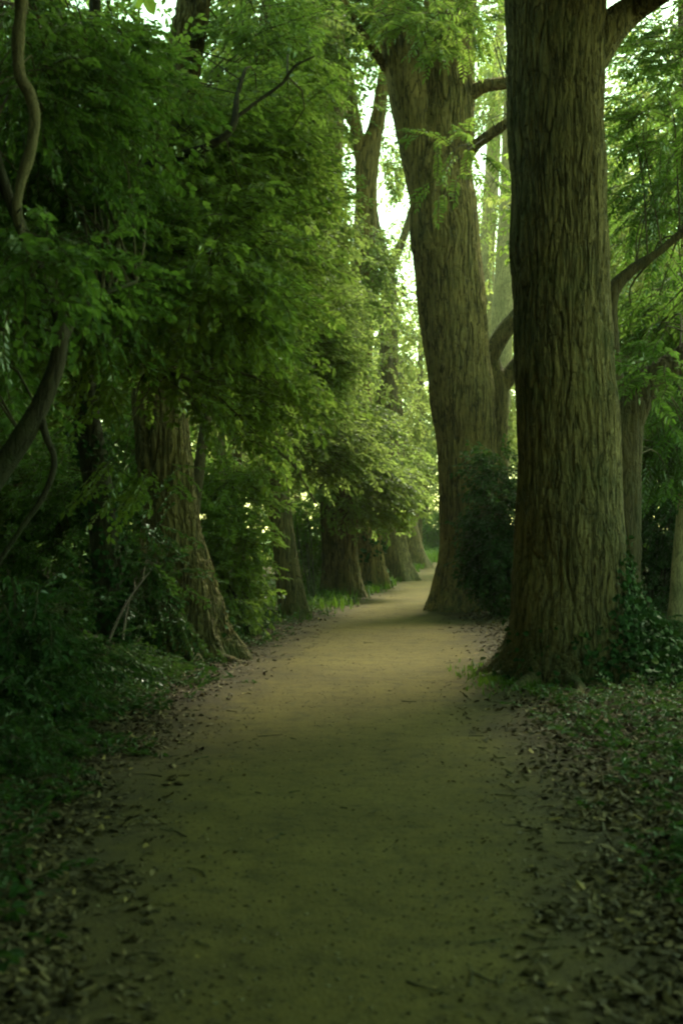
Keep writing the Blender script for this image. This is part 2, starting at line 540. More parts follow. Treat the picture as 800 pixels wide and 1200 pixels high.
def ground_mat(path):
    m, nt, N = new_mat('path_gravel' if path else 'woodland_soil')
    tc = N('ShaderNodeTexCoord').outputs['Object']
    soil = soil_col(nt, tc, N)
    h = noise_n(nt, tc, 30, 6, .7)
    if path:
        big = noise_n(nt, tc, .55, 4, .6)
        mid = noise_n(nt, tc, 4.5, 5, .65)
        fine = noise_n(nt, tc, 70, 4, .7)
        vo = N('ShaderNodeTexVoronoi'); vo.inputs['Scale'].default_value = 60; nt.links.new(tc, vo.inputs['Vector'])
        c = ramp(nt, big, [(.3, (.074, .0590, .0130)), (.7, (.114, .0920, .0210))])
        c = mixc(nt, .85, c, ramp(nt, mid, [(.30, (.50, .50, .48)), (.46, (.95, .95, .93)), (.75, (1.25, 1.24, 1.2))]), 'MULTIPLY')
        c = mixc(nt, .9, c, ramp(nt, fine, [(.28, (.55, .55, .52)), (.72, (1.3, 1.3, 1.28))]), 'MULTIPLY')
        at = N('ShaderNodeAttribute', attribute_name='edge')
        e = math_n(nt, 'ADD', at.outputs['Fac'], math_n(nt, 'MULTIPLY', math_n(nt, 'SUBTRACT', noise_n(nt, tc, 2.4, 6, .7), .5), 1.5))
        col = mixc(nt, ramp(nt, e, [(.25, (0, 0, 0)), (.85, (1, 1, 1))]), c, soil)
        sp = noise_n(nt, tc, 17, 3, .6)
        col = mixc(nt, .8, col, ramp(nt, sp, [(.33, (.55, .54, .5)), (.45, (1, 1, 1))]), 'MULTIPLY')
        h = math_n(nt, 'ADD', math_n(nt, 'ADD', math_n(nt, 'MULTIPLY', fine, .5), math_n(nt, 'MULTIPLY', mid, 1.2)), math_n(nt, 'MULTIPLY', vo.outputs['Distance'], -.35))
    else:
        far = N('ShaderNodeAttribute', attribute_name='meadow')
        gr = ramp(nt, noise_n(nt, tc, .8, 4), [(.3, (.05, .085, .016)), (.7, (.085, .125, .024))])
        col = mixc(nt, far.outputs['Fac'], soil, gr)
    b = N('ShaderNodeBump'); b.inputs['Strength'].default_value = .7; b.inputs['Distance'].default_value = .012 if path else .03
    nt.links.new(h, b.inputs['Height'])
    p = N('ShaderNodeBsdfPrincipled'); p.inputs['Roughness'].default_value = .95; p.inputs['Specular IOR Level'].default_value = .15
    nt.links.new(col, p.inputs['Base Color']); nt.links.new(b.outputs[0], p.inputs['Normal'])
    out = N('ShaderNodeOutputMaterial'); nt.links.new(p.outputs[0], out.inputs[0])
    return m


xs = axis(-6, 8, .09, -500, 500); ys = axis(3, 34, .1, -300, 700, 1.07)
X, Y_ = np.meshgrid(xs, ys)
Z = gh(X, Y_)
nx, ny = len(xs), len(ys)
ii = (np.arange(ny - 1)[:, None] * nx + np.arange(nx - 1)[None]).ravel()
gm = MB()
gm.add(np.column_stack([X.ravel(), Y_.ravel(), Z.ravel()]), np.column_stack([ii, ii + 1, ii + nx + 1, ii + nx]))
meadow = sstep(60, 72, Y_.ravel())
tag(gm.build('ground', ground_mat(False), smooth=True, attr=('meadow', meadow)), 'dark woodland soil either side of the path', None, None, 'structure')

py_ = np.concatenate([np.arange(2, 34, .07), np.arange(34, 104, .4)])
K = 64
l, r = edges(py_)
wob = lambda y, s: .10 * perlin(np.column_stack([y * 1.1, np.full(len(y), s), y * 0])) + .06 * perlin(np.column_stack([y * 4, np.full(len(y), s + 9), y * 0]))
l = l - .45 + wob(py_, 1.5); r = r + .45 + wob(py_, 4.5)
tt = np.linspace(0, 1, K)
PX = l[:, None] * (1 - tt) + r[:, None] * tt
PY = np.repeat(py_[:, None], K, 1)
edge = np.clip(1 - np.minimum(PX - l[:, None], r[:, None] - PX) / 1.05, 0, 1)
PZ = gh(PX, PY) + .008
ii = (np.arange(len(py_) - 1)[:, None] * K + np.arange(K - 1)[None]).ravel()
pm = MB(); pm.add(np.column_stack([PX.ravel(), PY.ravel(), PZ.ravel()]), np.column_stack([ii, ii + 1, ii + K + 1, ii + K]))
tag(pm.build('path', ground_mat(True), smooth=True, attr=('edge', edge.ravel())), 'trodden pale earth path running between the trees', None, None, 'structure')


def g0(x, y):
    return float(gh(np.array([x]), np.array([y]))[0])


# ------------------------------------------------------------------ the big trees
def big_tree(name, label, base_px, Y, trunk, mat, nseg, step, bark, flare, limbs=(), crowns=(), group=None, seed=1., cat='tree', lump=.04):
    root = thing(name, label, cat, base_of(base_px, Y), group)
    pts, rad = wpath(trunk, Y)
    part_tube(root, 'trunk', mat, pts, rad, nseg=nseg, step=step, bark=bark, flare=flare, seed=seed, lump=lump)
    sk = [samples(pts, 40)]
    for lm in limbs:
        lp, lr = wpath(lm, Y)
        part_tube(root, 'limb', mat, lp, lr, nseg=max(10, nseg // 5), step=max(step, .03), bark=(bark[0] * .5, bark[1] * 1.3, bark[2]) if bark else None, seed=seed + 2.3)
        sk.append(samples(lp, 16))
    root['_'] = 0; del root['_']
    return root, np.concatenate(sk)


def high_crown(root, cx, cy, z0, z1, rad, n, seed, sk, mat='canopy'):
    rs = np.random.default_rng(seed)
    b = [(np.array([cx, cy, (z0 + z1) / 2]), np.array([rad, rad, (z1 - z0) / 2]), int(n * .6))]
    top = np.array([[root.location[0], root.location[1], z0], [cx, cy, (z0 + z1) / 2], [cx, cy, z1 - 1]])
    skx = np.concatenate([sk[sk[:, 2] > z0 * .7], samples(top, 10)]) if len(sk) else samples(top, 10)
    return crown(root, b, 'canopy', mat, rs, skx, sprays=11, cs=1.3, flat=.3, branch=.35, floor=z0 - .1)


G_AV = 'old trees lining the path'
# nearest, right
root, sk = big_tree('old_tree', 'thickest nearest trunk, filling the right of the photo beside the path, furrowed brown bark', 660, 15.2,
    [(668, 850, 196), (668, 795, 182), (668, 745, 150), (668, 680, 134), (667, 600, 128), (664, 500, 122), (659, 400, 117), (655, 280, 114), (652, 150, 113), (651, 0, 116), (650, -150, 112), (648, -400, 98), (640, -900, 60), (630, -1400, 20)],
    BARK_BIG, 380, .015, (.022, 10.5, .12), (.26, .34, 7),
    limbs=[[(660, 110, 56), (690, 64, 52), (714, 34, 42), (745, 8, 34), (800, -25, 28, -.5), (900, -80, 20, -1.5), (1050, -200, 10, -2.5)],
           [(640, -300, 60), (560, -420, 46, -2), (450, -560, 34, -4), (320, -700, 18, -6)],
           [(660, -350, 60), (760, -560, 40, -3), (860, -800, 18, -6)]], seed=1.2, lump=.05)
R1 = root
high_crown(root, 1.6, 7.5, 8.4, 16, 6.0, 260, 11, sk)  # out-of-view crown set well forward of its trunk to shade the foreground

for q, pl in enumerate(([(2.05, 14.75), (1.72, 14.2), (1.58, 13.5), (1.72, 12.9)], [(2.3, 14.6), (2.35, 14.0), (2.15, 13.4), (2.2, 12.9)], [(2.75, 14.7), (3.0, 14.1), (3.5, 13.6)], [(1.9, 15.2), (1.45, 15.1), (1.2, 14.8)])):
    pts = [np.array([x, y, g0(x, y) + (.06 if k == 0 else -.006 - .02 * (k == len(pl) - 1))]) for k, (x, y) in enumerate(pl)]
    part_tube(R1, 'root', BARK_BIG, pts, [.10, .050, .032, .015] if len(pl) == 4 else [.10, .045, .018], nseg=24, step=.03, bark=(.010, 11, .4), seed=q + .4, lump=.14)

# second, right (forks high)
root, sk = big_tree('old_tree', 'forked trunk jutting into the path bend, left of the nearest thick trunk', 550, 28,
    [(553, 745, 120), (553, 715, 104), (553, 680, 88), (552, 620, 76), (548, 540, 70), (540, 460, 76), (532, 380, 79), (522, 280, 82), (516, 200, 74), (524, 120, 64), (527, 40, 62), (528, -60, 60), (535, -300, 44), (540, -700, 20)],
    BARK_WARM, 280, .025, (.032, 6.8, .11), (.22, .55, 6),
    limbs=[[(512, 260, 56), (497, 180, 56), (482, 110, 54), (468, 40, 52), (455, -30, 46), (430, -140, 34), (390, -330, 22), (350, -600, 10)],
           [(535, 120, 22), (565, 102, 16, -.2), (600, 96, 14, -.4), (660, 84, 10, -.8)],
           [(530, 200, 18), (555, 172, 14, -.4), (585, 150, 12, -.9), (620, 128, 9, -1.5), (680, 100, 5, -2)],
           [(452, 80, 12), (432, 50, 10, -.5), (412, 18, 8, -1), (390, -40, 5, -1.5)]], seed=3.1, lump=.05)
R2 = root
rs = np.random.default_rng(21)
crown(root, [blob_px(525, 25, 26, 55, 40, 1.0, 16), blob_px(545, 190, 26, 35, 45, .6, 5), blob_px(470, 10, 27, 60, 30, 1.2, 12), blob_px(500, 160, 26.6, 20, 70, .3, 3), blob_px(520, 215, 26.3, 22, 16, .3, 2)],
      'pinnate', 'maple', rs, sk, sprays=11, cs=.5, scale=1.15, name='leafy_shoots')
high_crown(root, 2.0, 22, 13.5, 22, 5.5, 100, 12, sk)

# stem with a low fork behind the second tree
root, sk = big_tree('forked_tree', 'slimmer fork low behind the jutting trunk, its limbs pass behind the nearest trunk', 582, 33,
    [(581, 720, 46), (581, 640, 34), (580, 560, 30), (581, 500, 28), (581, 455, 29), (576, 430, 24), (574, 416, 20)],
    BARK_ROUGH, 60, .06, (.012, 8, .15), None,
    limbs=[[(578, 466, 22), (592, 446, 21), (610, 424, 20), (640, 392, 16), (690, 330, 10), (735, 250, 6)],
           [(570, 428, 22), (584, 398, 21), (606, 370, 19), (640, 330, 15), (700, 250, 8)]], seed=4.4)
rs = np.random.default_rng(22)
crown(root, [blob_px(672, 250, 33, 52, 90, 1.5, 22)], 'far', 'maple', rs, sk, sprays=10, cs=.6)

# reddish trunk behind the nearest
root, sk = big_tree('red_brown_tree', 'reddish trunk half hidden behind the right edge of the nearest thick trunk', 722, 18.5,
    [(722, 780, 72), (722, 720, 62), (722, 640, 58), (722, 560, 58), (724, 510, 58), (740, 472, 46), (770, 440, 34), (812, 408, 27), (880, 330, 24), (980, 180, 20), (1050, 0, 14)],
    BARK_RED, 120, .025, (.018, 8.5, .16), None,
    limbs=[[(720, 510, 38), (712, 420, 30), (714, 350, 20), (738, 318, 14), (775, 292, 10), (830, 240, 10), (880, 160, 5)]], seed=5.2)
rs = np.random.default_rng(23)
crown(root, [blob_px(780, 375, 21, 55, 50, .9, 24), blob_px(800, 500, 21, 45, 45, .8, 14), blob_px(790, 120, 19, 70, 110, 1.6, 34), blob_px(770, 250, 20, 60, 60, 1.2, 12), blob_px(775, 430, 17.2, 40, 34, .4, 8), blob_px(785, 520, 20.5, 40, 60, .6, 16)],
      'pinnate', 'under', rs, sk, sprays=13, cs=.55)
high_crown(root, 5.2, 14.5, 8.6, 14.5, 4.2, 170, 13, sk)  # unseen crown shifted here to keep the sun off the near path

# pale slim trunk at the right edge
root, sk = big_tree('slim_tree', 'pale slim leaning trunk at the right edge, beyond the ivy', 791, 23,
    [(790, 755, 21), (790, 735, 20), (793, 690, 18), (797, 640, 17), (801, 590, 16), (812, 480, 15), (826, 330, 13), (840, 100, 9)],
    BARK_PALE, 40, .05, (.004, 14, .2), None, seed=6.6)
rs = np.random.default_rng(24)
crown(root, [blob_px(835, 330, 23, 60, 120, 1.2, 22), blob_px(812, 505, 22.3, 42, 70, .6, 18)], 'pinnate', 'dark', rs, sk, sprays=12, cs=.55)

# ------------------------------------------------------------------ left side
# rough trunk, left
root, sk = big_tree('old_tree', 'deeply fissured thick trunk with flared root on the left, among shrubs', 232, 17.5,
    [(228, 805, 106), (227, 772, 98), (223, 740, 86), (219, 700, 76), (207, 640, 68), (199, 590, 66), (191, 520, 66), (187, 450, 64), (187, 380, 60), (190, 280, 54), (203, 150, 48), (222, 30, 42), (238, -60, 38), (260, -250, 34), (280, -600, 18)],
    BARK_ROUGH, 220, .02, (.034, 9.0, .16), (.34, .40, 7), seed=7.7, lump=.05)
L1 = root
high_crown(root, -2.6, 7.5, 8.6, 14.5, 4.0, 130, 14, sk)  # crown above the view, moved towards the camera for foreground shade
rs = np.random.default_rng(31)
crown(root, [blob_px(318, 40, 18, 72, 80, 1.4, 26)], 'broad', 'maple', rs, sk, sprays=12, name='leafy_shoots')

for q, pl in enumerate(([(-1.55, 17.2), (-1.2, 16.9), (-.95, 16.5)], [(-1.75, 16.95), (-1.6, 16.4), (-1.35, 15.9)])):
    pts = [np.array([x, y, g0(x, y) + (.05 if k == 0 else -.004 - .02 * (k == 2))]) for k, (x, y) in enumerate(pl)]
    part_tube(L1, 'root', BARK_ROUGH, pts, [.09, .045, .016], nseg=24, step=.03, bark=(.010, 11, .4), seed=q + 5.4, lump=.14)

# dark ivy-clad trunk in front of it
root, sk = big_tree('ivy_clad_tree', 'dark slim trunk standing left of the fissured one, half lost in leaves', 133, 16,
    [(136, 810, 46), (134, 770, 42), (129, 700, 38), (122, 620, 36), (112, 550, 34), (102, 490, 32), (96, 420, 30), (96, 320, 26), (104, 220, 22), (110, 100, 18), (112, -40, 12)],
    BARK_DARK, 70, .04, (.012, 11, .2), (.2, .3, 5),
    limbs=[[(98, 300, 16), (130, 250, 13, -1.2), (165, 202, 12, -2.6), (212, 182, 11, -3.5), (244, 172, 10, -3.7), (272, 150, 9, -3.7), (278, 112, 7, -3.4), (288, 80, 4, -3.0)],
           [(274, 140, 6, -3.6), (300, 120, 5, -3.5), (330, 98, 4.5, -3.4), (345, 78, 4, -3.4), (368, 66, 3, -3.4)],
           [(97, 360, 14), (140, 335, 10, -1.5), (185, 318, 8, -2.2), (230, 300, 6, -2.8), (290, 285, 3, -3)],
           [(96, 420, 12), (120, 440, 9, -1), (165, 430, 7, -2), (210, 440, 5, -2.6)],
           [(104, 220, 14), (60, 170, 10, -1), (20, 150, 6, -2)],
           [(165, 202, 7, -2.6), (172, 260, 6, -3.0), (176, 300, 4, -3.2)]], seed=8.8)
L0 = root
rs = np.random.default_rng(32)
crown(root, [blob_px(185, 150, 14, 105, 80, 1.2, 36), blob_px(95, 50, 14.3, 70, 60, 1.0, 14), blob_px(220, 280, 13.3, 130, 90, 1.2, 50), blob_px(95, 370, 13.2, 85, 60, 1.0, 30), blob_px(300, 350, 14.5, 75, 70, 1.0, 24),
             blob_px(300, 190, 15, 60, 105, 1.2, 30), blob_px(165, 555, 13.3, 50, 24, .4, 6), blob_px(295, 490, 14.5, 32, 50, .4, 6), blob_px(235, 455, 13.5, 30, 30, .3, 4), blob_px(110, 470, 13.6, 26, 40, .3, 4), blob_px(205, 405, 14.6, 75, 50, .8, 22), blob_px(250, 340, 12.1, 75, 60, .5, 14), blob_px(160, 300, 12.3, 65, 55, .5, 12), blob_px(320, 440, 14, 40, 50, .5, 9), blob_px(40, 280, 14.5, 70, 120, 1., 26)],
      'broad', 'maple', rs, sk, sprays=14, cs=.5, hole=(-.22, 1.1), out=np.array([.15, -.25, 0]))

# understorey tree at the left edge: leaning dark trunk and a crooked hanging limb
root, sk = big_tree('leaning_tree', 'black leaning trunk cutting the left edge with a crooked limb hanging above', -120, 9.6,
    [(-150, 905, 40), (-110, 760, 36), (-60, 640, 32), (0, 552, 28), (28, 510, 26), (52, 466, 23), (68, 420, 20), (70, 370, 17), (40, 300, 15), (0, 200, 14), (-30, 60, 13), (-20, -80, 11)],
    BARK_DARK, 48, .03, (.004, 22, .2), None,
    limbs=[[(46, 482, 12), (54, 510, 9), (64, 542, 8), (52, 580, 7.5), (30, 612, 7), (6, 648, 6.5), (-20, 690, 5)],
           [(60, 440, 10), (90, 370, 8, .2), (120, 345, 7, .5), (160, 330, 5, .8)]], seed=9.9)
LE_T = root
lp, lr = wpath([(-28, 60, 13), (-10, 0, 14), (14, -40, 15), (26, -12, 15), (22, 40, 14.5), (23, 86, 14), (36, 112, 14), (41, 140, 14), (36, 175, 14), (25, 212, 13), (20, 242, 12), (24, 268, 10.5), (33, 294, 8), (40, 325, 5)], 9.4)
lm = part_tube(root, 'limb', bark_mat('bark_limb', (.19, .15, .085), (.10, .08, .045), .25, 2.2, .3, .4), lp, lr, 'pale crooked hanging limb', nseg=20, step=.02, bark=(.002, 26, .3), seed=2.2, lump=.17)
rs = np.random.default_rng(33)
crown(root, [blob_px(70, 110, 11, 100, 130, 1.0, 42), blob_px(-20, 330, 10, 60, 70, .6, 12), blob_px(95, 330, 11.2, 60, 70, .8, 20), blob_px(-5, 440, 10.6, 45, 50, .6, 9), blob_px(90, 230, 12, 80, 70, .8, 22), blob_px(30, 315, 8.9, 70, 45, .4, 9), blob_px(30, 20, 11.5, 90, 60, .8, 14)],
      'broad', 'under', rs, np.concatenate([sk, samples(lp, 20)]), sprays=13, cs=.45, scale=.9, hole=(-.18, 1.2), out=np.array([.2, -.2, 0]))

# sapling beyond the fissured trunk
root, sk = big_tree('sapling', 'grey leaning sapling rising from behind the fissured trunk', 222, 20,
    [(222, 755, 15), (224, 680, 15), (228, 600, 14), (236, 530, 13), (246, 460, 12), (252, 400, 11), (262, 300, 9), (280, 180, 6), (300, 60, 3)],
    BARK_TWIG, 24, .06, None, None, limbs=[[(249, 430, 8), (275, 400, 6, -.5), (320, 360, 4, -1), (370, 330, 2, -1.5)]], seed=2.9)
rs = np.random.default_rng(34)
crown(root, [blob_px(308, 310, 21, 72, 110, 1.5, 46), blob_px(275, 460, 21, 28, 50, .7, 10), blob_px(350, 410, 22, 65, 75, 1.3, 36), blob_px(270, 180, 20, 70, 90, 1.2, 24)],
      'small', 'glow', rs, sk, sprays=28, cs=.6, scale=1.1, out=np.array([.25, -.1, 0]))
root, sk = big_tree('sapling', 'thin pale straight stem seen between the fissured trunk and the next', 260, 27,
    [(258, 720, 9), (258, 640, 9), (259, 560, 9), (260, 500, 8.5), (261, 450, 8), (265, 360, 6), (270, 200, 4)], BARK_PALE, 16, .1, None, None, seed=3.9)
rs = np.random.default_rng(35)
crown(root, [blob_px(265, 380, 28, 60, 60, 1.0, 14)], 'small', 'maple', rs, sk, sprays=12, cs=.6, scale=1.5)

# third left trunk
root, sk = big_tree('old_tree', 'slender trunk leaning left out of shrubs, beyond the fissured one', 345, 25.4,
    [(350, 745, 48), (346, 724, 40), (340, 690, 33), (333, 640, 29), (327, 590, 27), (320, 530, 26), (311, 480, 26), (302, 430, 24), (296, 360, 22), (296, 250, 20), (305, 100, 17), (318, -60, 14), (330, -350, 8)],
    BARK_BIG, 90, .04, (.014, 9, .16), (.25, .3, 5),
    limbs=[[(302, 430, 12), (330, 360, 10, .3), (362, 300, 8, .6), (390, 220, 6, 1)], [(305, 100, 10), (330, 95, 8, -.4), (345, 78, 6, -.6), (372, 64, 4, -.9)],
           [(318, 520, 9), (345, 545, 5, -.6), (370, 590, 3, -1)]], seed=4.1)
rs = np.random.default_rng(36)
crown(root, [blob_px(350, 250, 27, 46, 110, 1.8, 38), blob_px(366, 405, 28, 42, 85, 1.8, 24), blob_px(330, 70, 26, 60, 90, 1.8, 36), blob_px(375, 525, 28, 50, 35, 1.3, 18)],
      'small', 'glow', rs, sk, sprays=32, cs=.7, scale=1.3, out=np.array([.25, -.1, 0]))
high_crown(root, -3.2, 25.5, 13, 19, 3.6, 50, 15, sk)

# the row further along
root, sk = big_tree('old_tree', 'fourth trunk on the left, dark on its left half, grass at foot', 400, 33.3,
    [(402, 720, 62), (401, 700, 52), (399, 670, 46), (397, 630, 42), (394, 590, 39), (391, 540, 37), (388, 480, 36), (386, 400, 34), (386, 280, 30), (390, 100, 26), (396, -150, 20), (400, -500, 10)],
    BARK_ROUGH, 110, .05, (.028, 6, .15), (.2, .4, 6), seed=5.5)
rs = np.random.default_rng(37)
crown(root, [blob_px(412, 490, 34, 38, 50, 1.6, 18), blob_px(392, 370, 35, 32, 90, 1.8, 22), blob_px(426, 570, 33.0, 50, 38, 1.0, 24)], 'far', 'glow', rs, sk, sprays=20, cs=.75, scale=.8, out=np.array([.2, -.2, 0]))
high_crown(root, -.8, 34, 13.5, 21, 3.6, 40, 16, sk)

root, sk = big_tree('old_tree', 'ivy-flecked trunk in the left row, its crown forking high against the sky', 437, 38,
    [(440, 706, 46), (438, 690, 40), (432, 650, 36), (426, 600, 34), (421, 540, 33), (420, 450, 31), (423, 360, 29), (427, 280, 27), (429, 225, 26), (430, 190, 28), (440, 150, 20), (446, 115, 16), (452, 60, 13), (455, -40, 10)],
    BARK_WARM, 100, .06, (.022, 6, .15), (.2, .5, 6),
    limbs=[[(429, 205, 22), (419, 160, 16), (411, 112, 13), (404, 60, 11), (398, -40, 8)], [(432, 180, 10), (415, 150, 8, .4), (395, 120, 6, .8), (370, 90, 4, 1.2)]], seed=6.1)
rs = np.random.default_rng(38)
crown(root, [blob_px(425, 60, 38, 40, 40, 1.6, 10), blob_px(430, 300, 37, 30, 40, 1.2, 10), blob_px(455, 170, 39, 20, 70, 1.2, 8), blob_px(385, 110, 39, 28, 110, 2, 20), blob_px(432, 340, 36.5, 28, 50, 1.2, 10), blob_px(425, 110, 36.5, 30, 40, 1.0, 6), blob_px(350, 40, 39, 40, 90, 2.5, 24), blob_px(440, 0, 38, 60, 30, 2, 12), blob_px(455, 560, 38, 35, 45, 1.2, 18)], 'far', 'glow', rs, sk, sprays=14, cs=.7, scale=.8)

root, sk = big_tree('old_tree', 'fifth trunk in the left row, splitting in a Y against the bright gap', 466, 44,
    [(470, 695, 50), (467, 680, 43), (461, 650, 37), (456, 610, 34), (453, 550, 30), (453, 480, 26), (455, 420, 23), (455, 360, 20), (454, 318, 17), (448, 292, 11), (441, 262, 8), (438, 220, 4)],
    BARK_BIG, 90, .07, (.020, 6, .15), (.2, .5, 6), limbs=[[(454, 328, 14), (462, 304, 11.5), (472, 280, 10), (480, 255, 9), (488, 225, 7), (494, 180, 4)]], seed=7.2)
rs = np.random.default_rng(39)
crown(root, [blob_px(432, 470, 45, 22, 50, 1.3, 14), blob_px(478, 545, 46, 30, 40, 1.3, 18), blob_px(458, 420, 42.5, 22, 70, .7, 9), blob_px(485, 400, 48, 18, 70, 1.2, 9), blob_px(490, 500, 47, 16, 40, 1.0, 8), blob_px(455, 490, 43.2, 20, 20, .5, 4)], 'far', 'sun', rs, sk, sprays=11, cs=.75, scale=.85)

root, sk = big_tree('old_tree', 'farthest trunk in the left row, flared foot at the path end', 484, 58,
    [(487, 678, 44), (485, 666, 38), (479, 640, 32), (473, 605, 28), (468, 565, 25), (463, 510, 22), (460, 440, 18), (458, 380, 12)],
    BARK_BIG, 70, .1, (.02, 5, .15), (.25, .6, 5), seed=8.3)
rs = np.random.default_rng(40)
crown(root, [blob_px(462, 500, 58, 35, 70, 2, 24)], 'far', 'sun', rs, sk, sprays=11, cs=.9)

# pale trunks far between the two thick ones
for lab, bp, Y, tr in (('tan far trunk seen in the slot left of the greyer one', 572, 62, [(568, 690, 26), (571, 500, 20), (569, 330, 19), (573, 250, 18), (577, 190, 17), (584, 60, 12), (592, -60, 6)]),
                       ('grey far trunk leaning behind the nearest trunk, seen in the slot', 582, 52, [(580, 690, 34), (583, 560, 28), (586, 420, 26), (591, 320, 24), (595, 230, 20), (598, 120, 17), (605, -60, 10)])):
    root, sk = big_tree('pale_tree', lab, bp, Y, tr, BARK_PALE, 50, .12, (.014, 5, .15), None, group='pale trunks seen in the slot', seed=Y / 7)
    rs = np.random.default_rng(int(Y))
    crown(root, [blob_px(590, 80, Y, 45, 90, 2.5, 26), blob_px(572, 290, Y + 5, 16, 110, 1.5, 12), blob_px(600, 480, Y, 40, 60, 2, 14)], 'far', 'sun', rs, sk, sprays=10, cs=.9)


# ------------------------------------------------------------------ shrubs
def shrub(label, px, Y, blobs, kind, mat, seed, sprays=13, cs=.35, scale=1., name='shrub', group=None, stems=5):
    b = base_of(px, Y); b[2] = g0(b[0], b[1])
    root = thing(name, label, 'shrub', b, group)
    rs = np.random.default_rng(seed)
    mb = MB(); sk = []
    for k in range(stems):
        c, rad, _ = blobs[k % len(blobs)]
        tip = c + rs.uniform(-.6, .6, 3) * rad
        foot = b + np.array([rs.uniform(-.15, .15), rs.uniform(-.15, .15), -.08])
        midp = (foot + tip) / 2 + np.array([rs.uniform(-.1, .1), 0, .15])
        add_tube(mb, [foot, midp, tip], [.022, .016, .006], nseg=6, step=.12)
        sk.append(samples([foot, midp, tip], 10))
    mb.build('stem', BARK_DARK, root, smooth=True)
    crown(root, blobs, kind, mat, rs, np.concatenate(sk), sprays=sprays, cs=cs, scale=scale, name='foliage', branch=.35, zmin=.05)
    return root


B = blob_px
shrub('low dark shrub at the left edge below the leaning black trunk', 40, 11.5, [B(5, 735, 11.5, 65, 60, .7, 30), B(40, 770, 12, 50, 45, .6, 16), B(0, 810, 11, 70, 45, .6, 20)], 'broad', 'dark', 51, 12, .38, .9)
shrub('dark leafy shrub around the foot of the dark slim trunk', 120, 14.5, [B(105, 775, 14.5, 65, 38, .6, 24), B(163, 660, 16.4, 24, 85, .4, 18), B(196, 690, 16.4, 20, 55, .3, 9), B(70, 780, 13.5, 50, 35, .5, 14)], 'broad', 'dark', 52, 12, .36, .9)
shrub('bright layered shrub between the fissured trunk and the slender one', 285, 21.5, [B(266, 655, 21.5, 26, 70, .8, 46), B(260, 705, 20.8, 22, 30, .6, 14), B(272, 560, 22.3, 26, 60, .8, 20)], 'broad', 'maple', 53, 13, .45, 1.15)
shrub('small shrub filling the gap between slender trunk and dark-sided trunk', 362, 31, [B(364, 640, 34.5, 20, 60, 1, 26), B(352, 600, 34, 20, 40, .8, 12)], 'broad', 'under', 54, 12, .5, 1.4)
shrub('round black-green shrub at the right foot of the jutting trunk', 578, 25.6, [B(576, 625, 25.6, 22, 75, .45, 60), B(588, 680, 25.4, 18, 35, .4, 22), B(580, 560, 26, 24, 35, .4, 18)], 'shrub', 'dark', 55, 14, .35, 1.1)
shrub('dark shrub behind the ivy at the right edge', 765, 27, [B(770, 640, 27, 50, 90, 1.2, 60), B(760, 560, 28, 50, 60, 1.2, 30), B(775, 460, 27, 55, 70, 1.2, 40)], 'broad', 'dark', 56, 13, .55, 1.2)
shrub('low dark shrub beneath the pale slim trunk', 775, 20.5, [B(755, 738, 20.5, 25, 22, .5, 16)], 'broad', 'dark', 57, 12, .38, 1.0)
shrub('shrub low behind the dark slim trunk on the left', 60, 19, [B(50, 620, 19, 90, 110, 1.2, 60), B(130, 560, 20, 60, 90, 1.0, 34)], 'broad', 'under', 58, 13, .55, 1.1)
shrub('nettle-like clump at the left edge of the foreground', 20, 9.3, [B(15, 880, 9.3, 60, 45, .45, 22)], 'broad', 'dark', 59, 10, .25, .7, name='nettle_clump', stems=8)


# ------------------------------------------------------------------ woodland behind and around (generic trees)
def wood_tree(label, x, y, h, rad, z0, n, seed, mat='canopy', kind='canopy', r0=.22, sprays=11, cs=1.2, scale=1., group=None, bark=None, hole=0.0):
    rs = np.random.default_rng(seed)
    root = thing('woodland_tree', label, 'tree', (x, y, 0), group)
    lean = rs.uniform(-.06, .06, 2) * h
    pts = [np.array([x, y, -.2]), np.array([x + lean[0] * .2, y + lean[1] * .2, h * .3]), np.array([x + lean[0] * .7, y + lean[1] * .7, h * .65]), np.array([x + lean[0], y + lean[1], h * .97])]
    mb = MB(); add_tube(mb, pts, [r0 * 1.15, r0 * .85, r0 * .5, .03], nseg=28, step=.2, bark=(.012, 8, .15), flare=(.3, .35, 5), seed=seed * .3)
    mb.build('trunk', bark or BARK_ROUGH, root, smooth=True)
    sk = [samples(pts, 20)[4:]]
    blobs = []
    k = 5
    for i in range(k):
        a = rs.uniform(0, 2 * math.pi); t = (i + .5) / k
        zc = z0 + (h - z0) * (.15 + .75 * t)
        rr = rad * (1 - .55 * abs(t - .4))
        c = np.array([x + math.cos(a) * rr * .4, y + math.sin(a) * rr * .4, zc])
        tr = sk[0][np.argmin(np.abs(sk[0][:, 2] - (zc - rr * .3)))]
        lpts = [tr, (tr + c) / 2 + np.array([0, 0, .3]), c]
        lb = MB(); add_tube(lb, lpts, [r0 * .4, r0 * .28, .03], nseg=9, step=.3)
        lb.build('limb', bark or BARK_ROUGH, root, smooth=True)
        sk.append(samples(lpts, 8))
        blobs.append((c, np.array([rr, rr, (h - z0) / k * .9]), n // k))
    crown(root, blobs, kind, mat, rs, np.concatenate(sk), sprays=sprays, cs=cs, scale=scale, branch=.3, hole=hole)
    return root


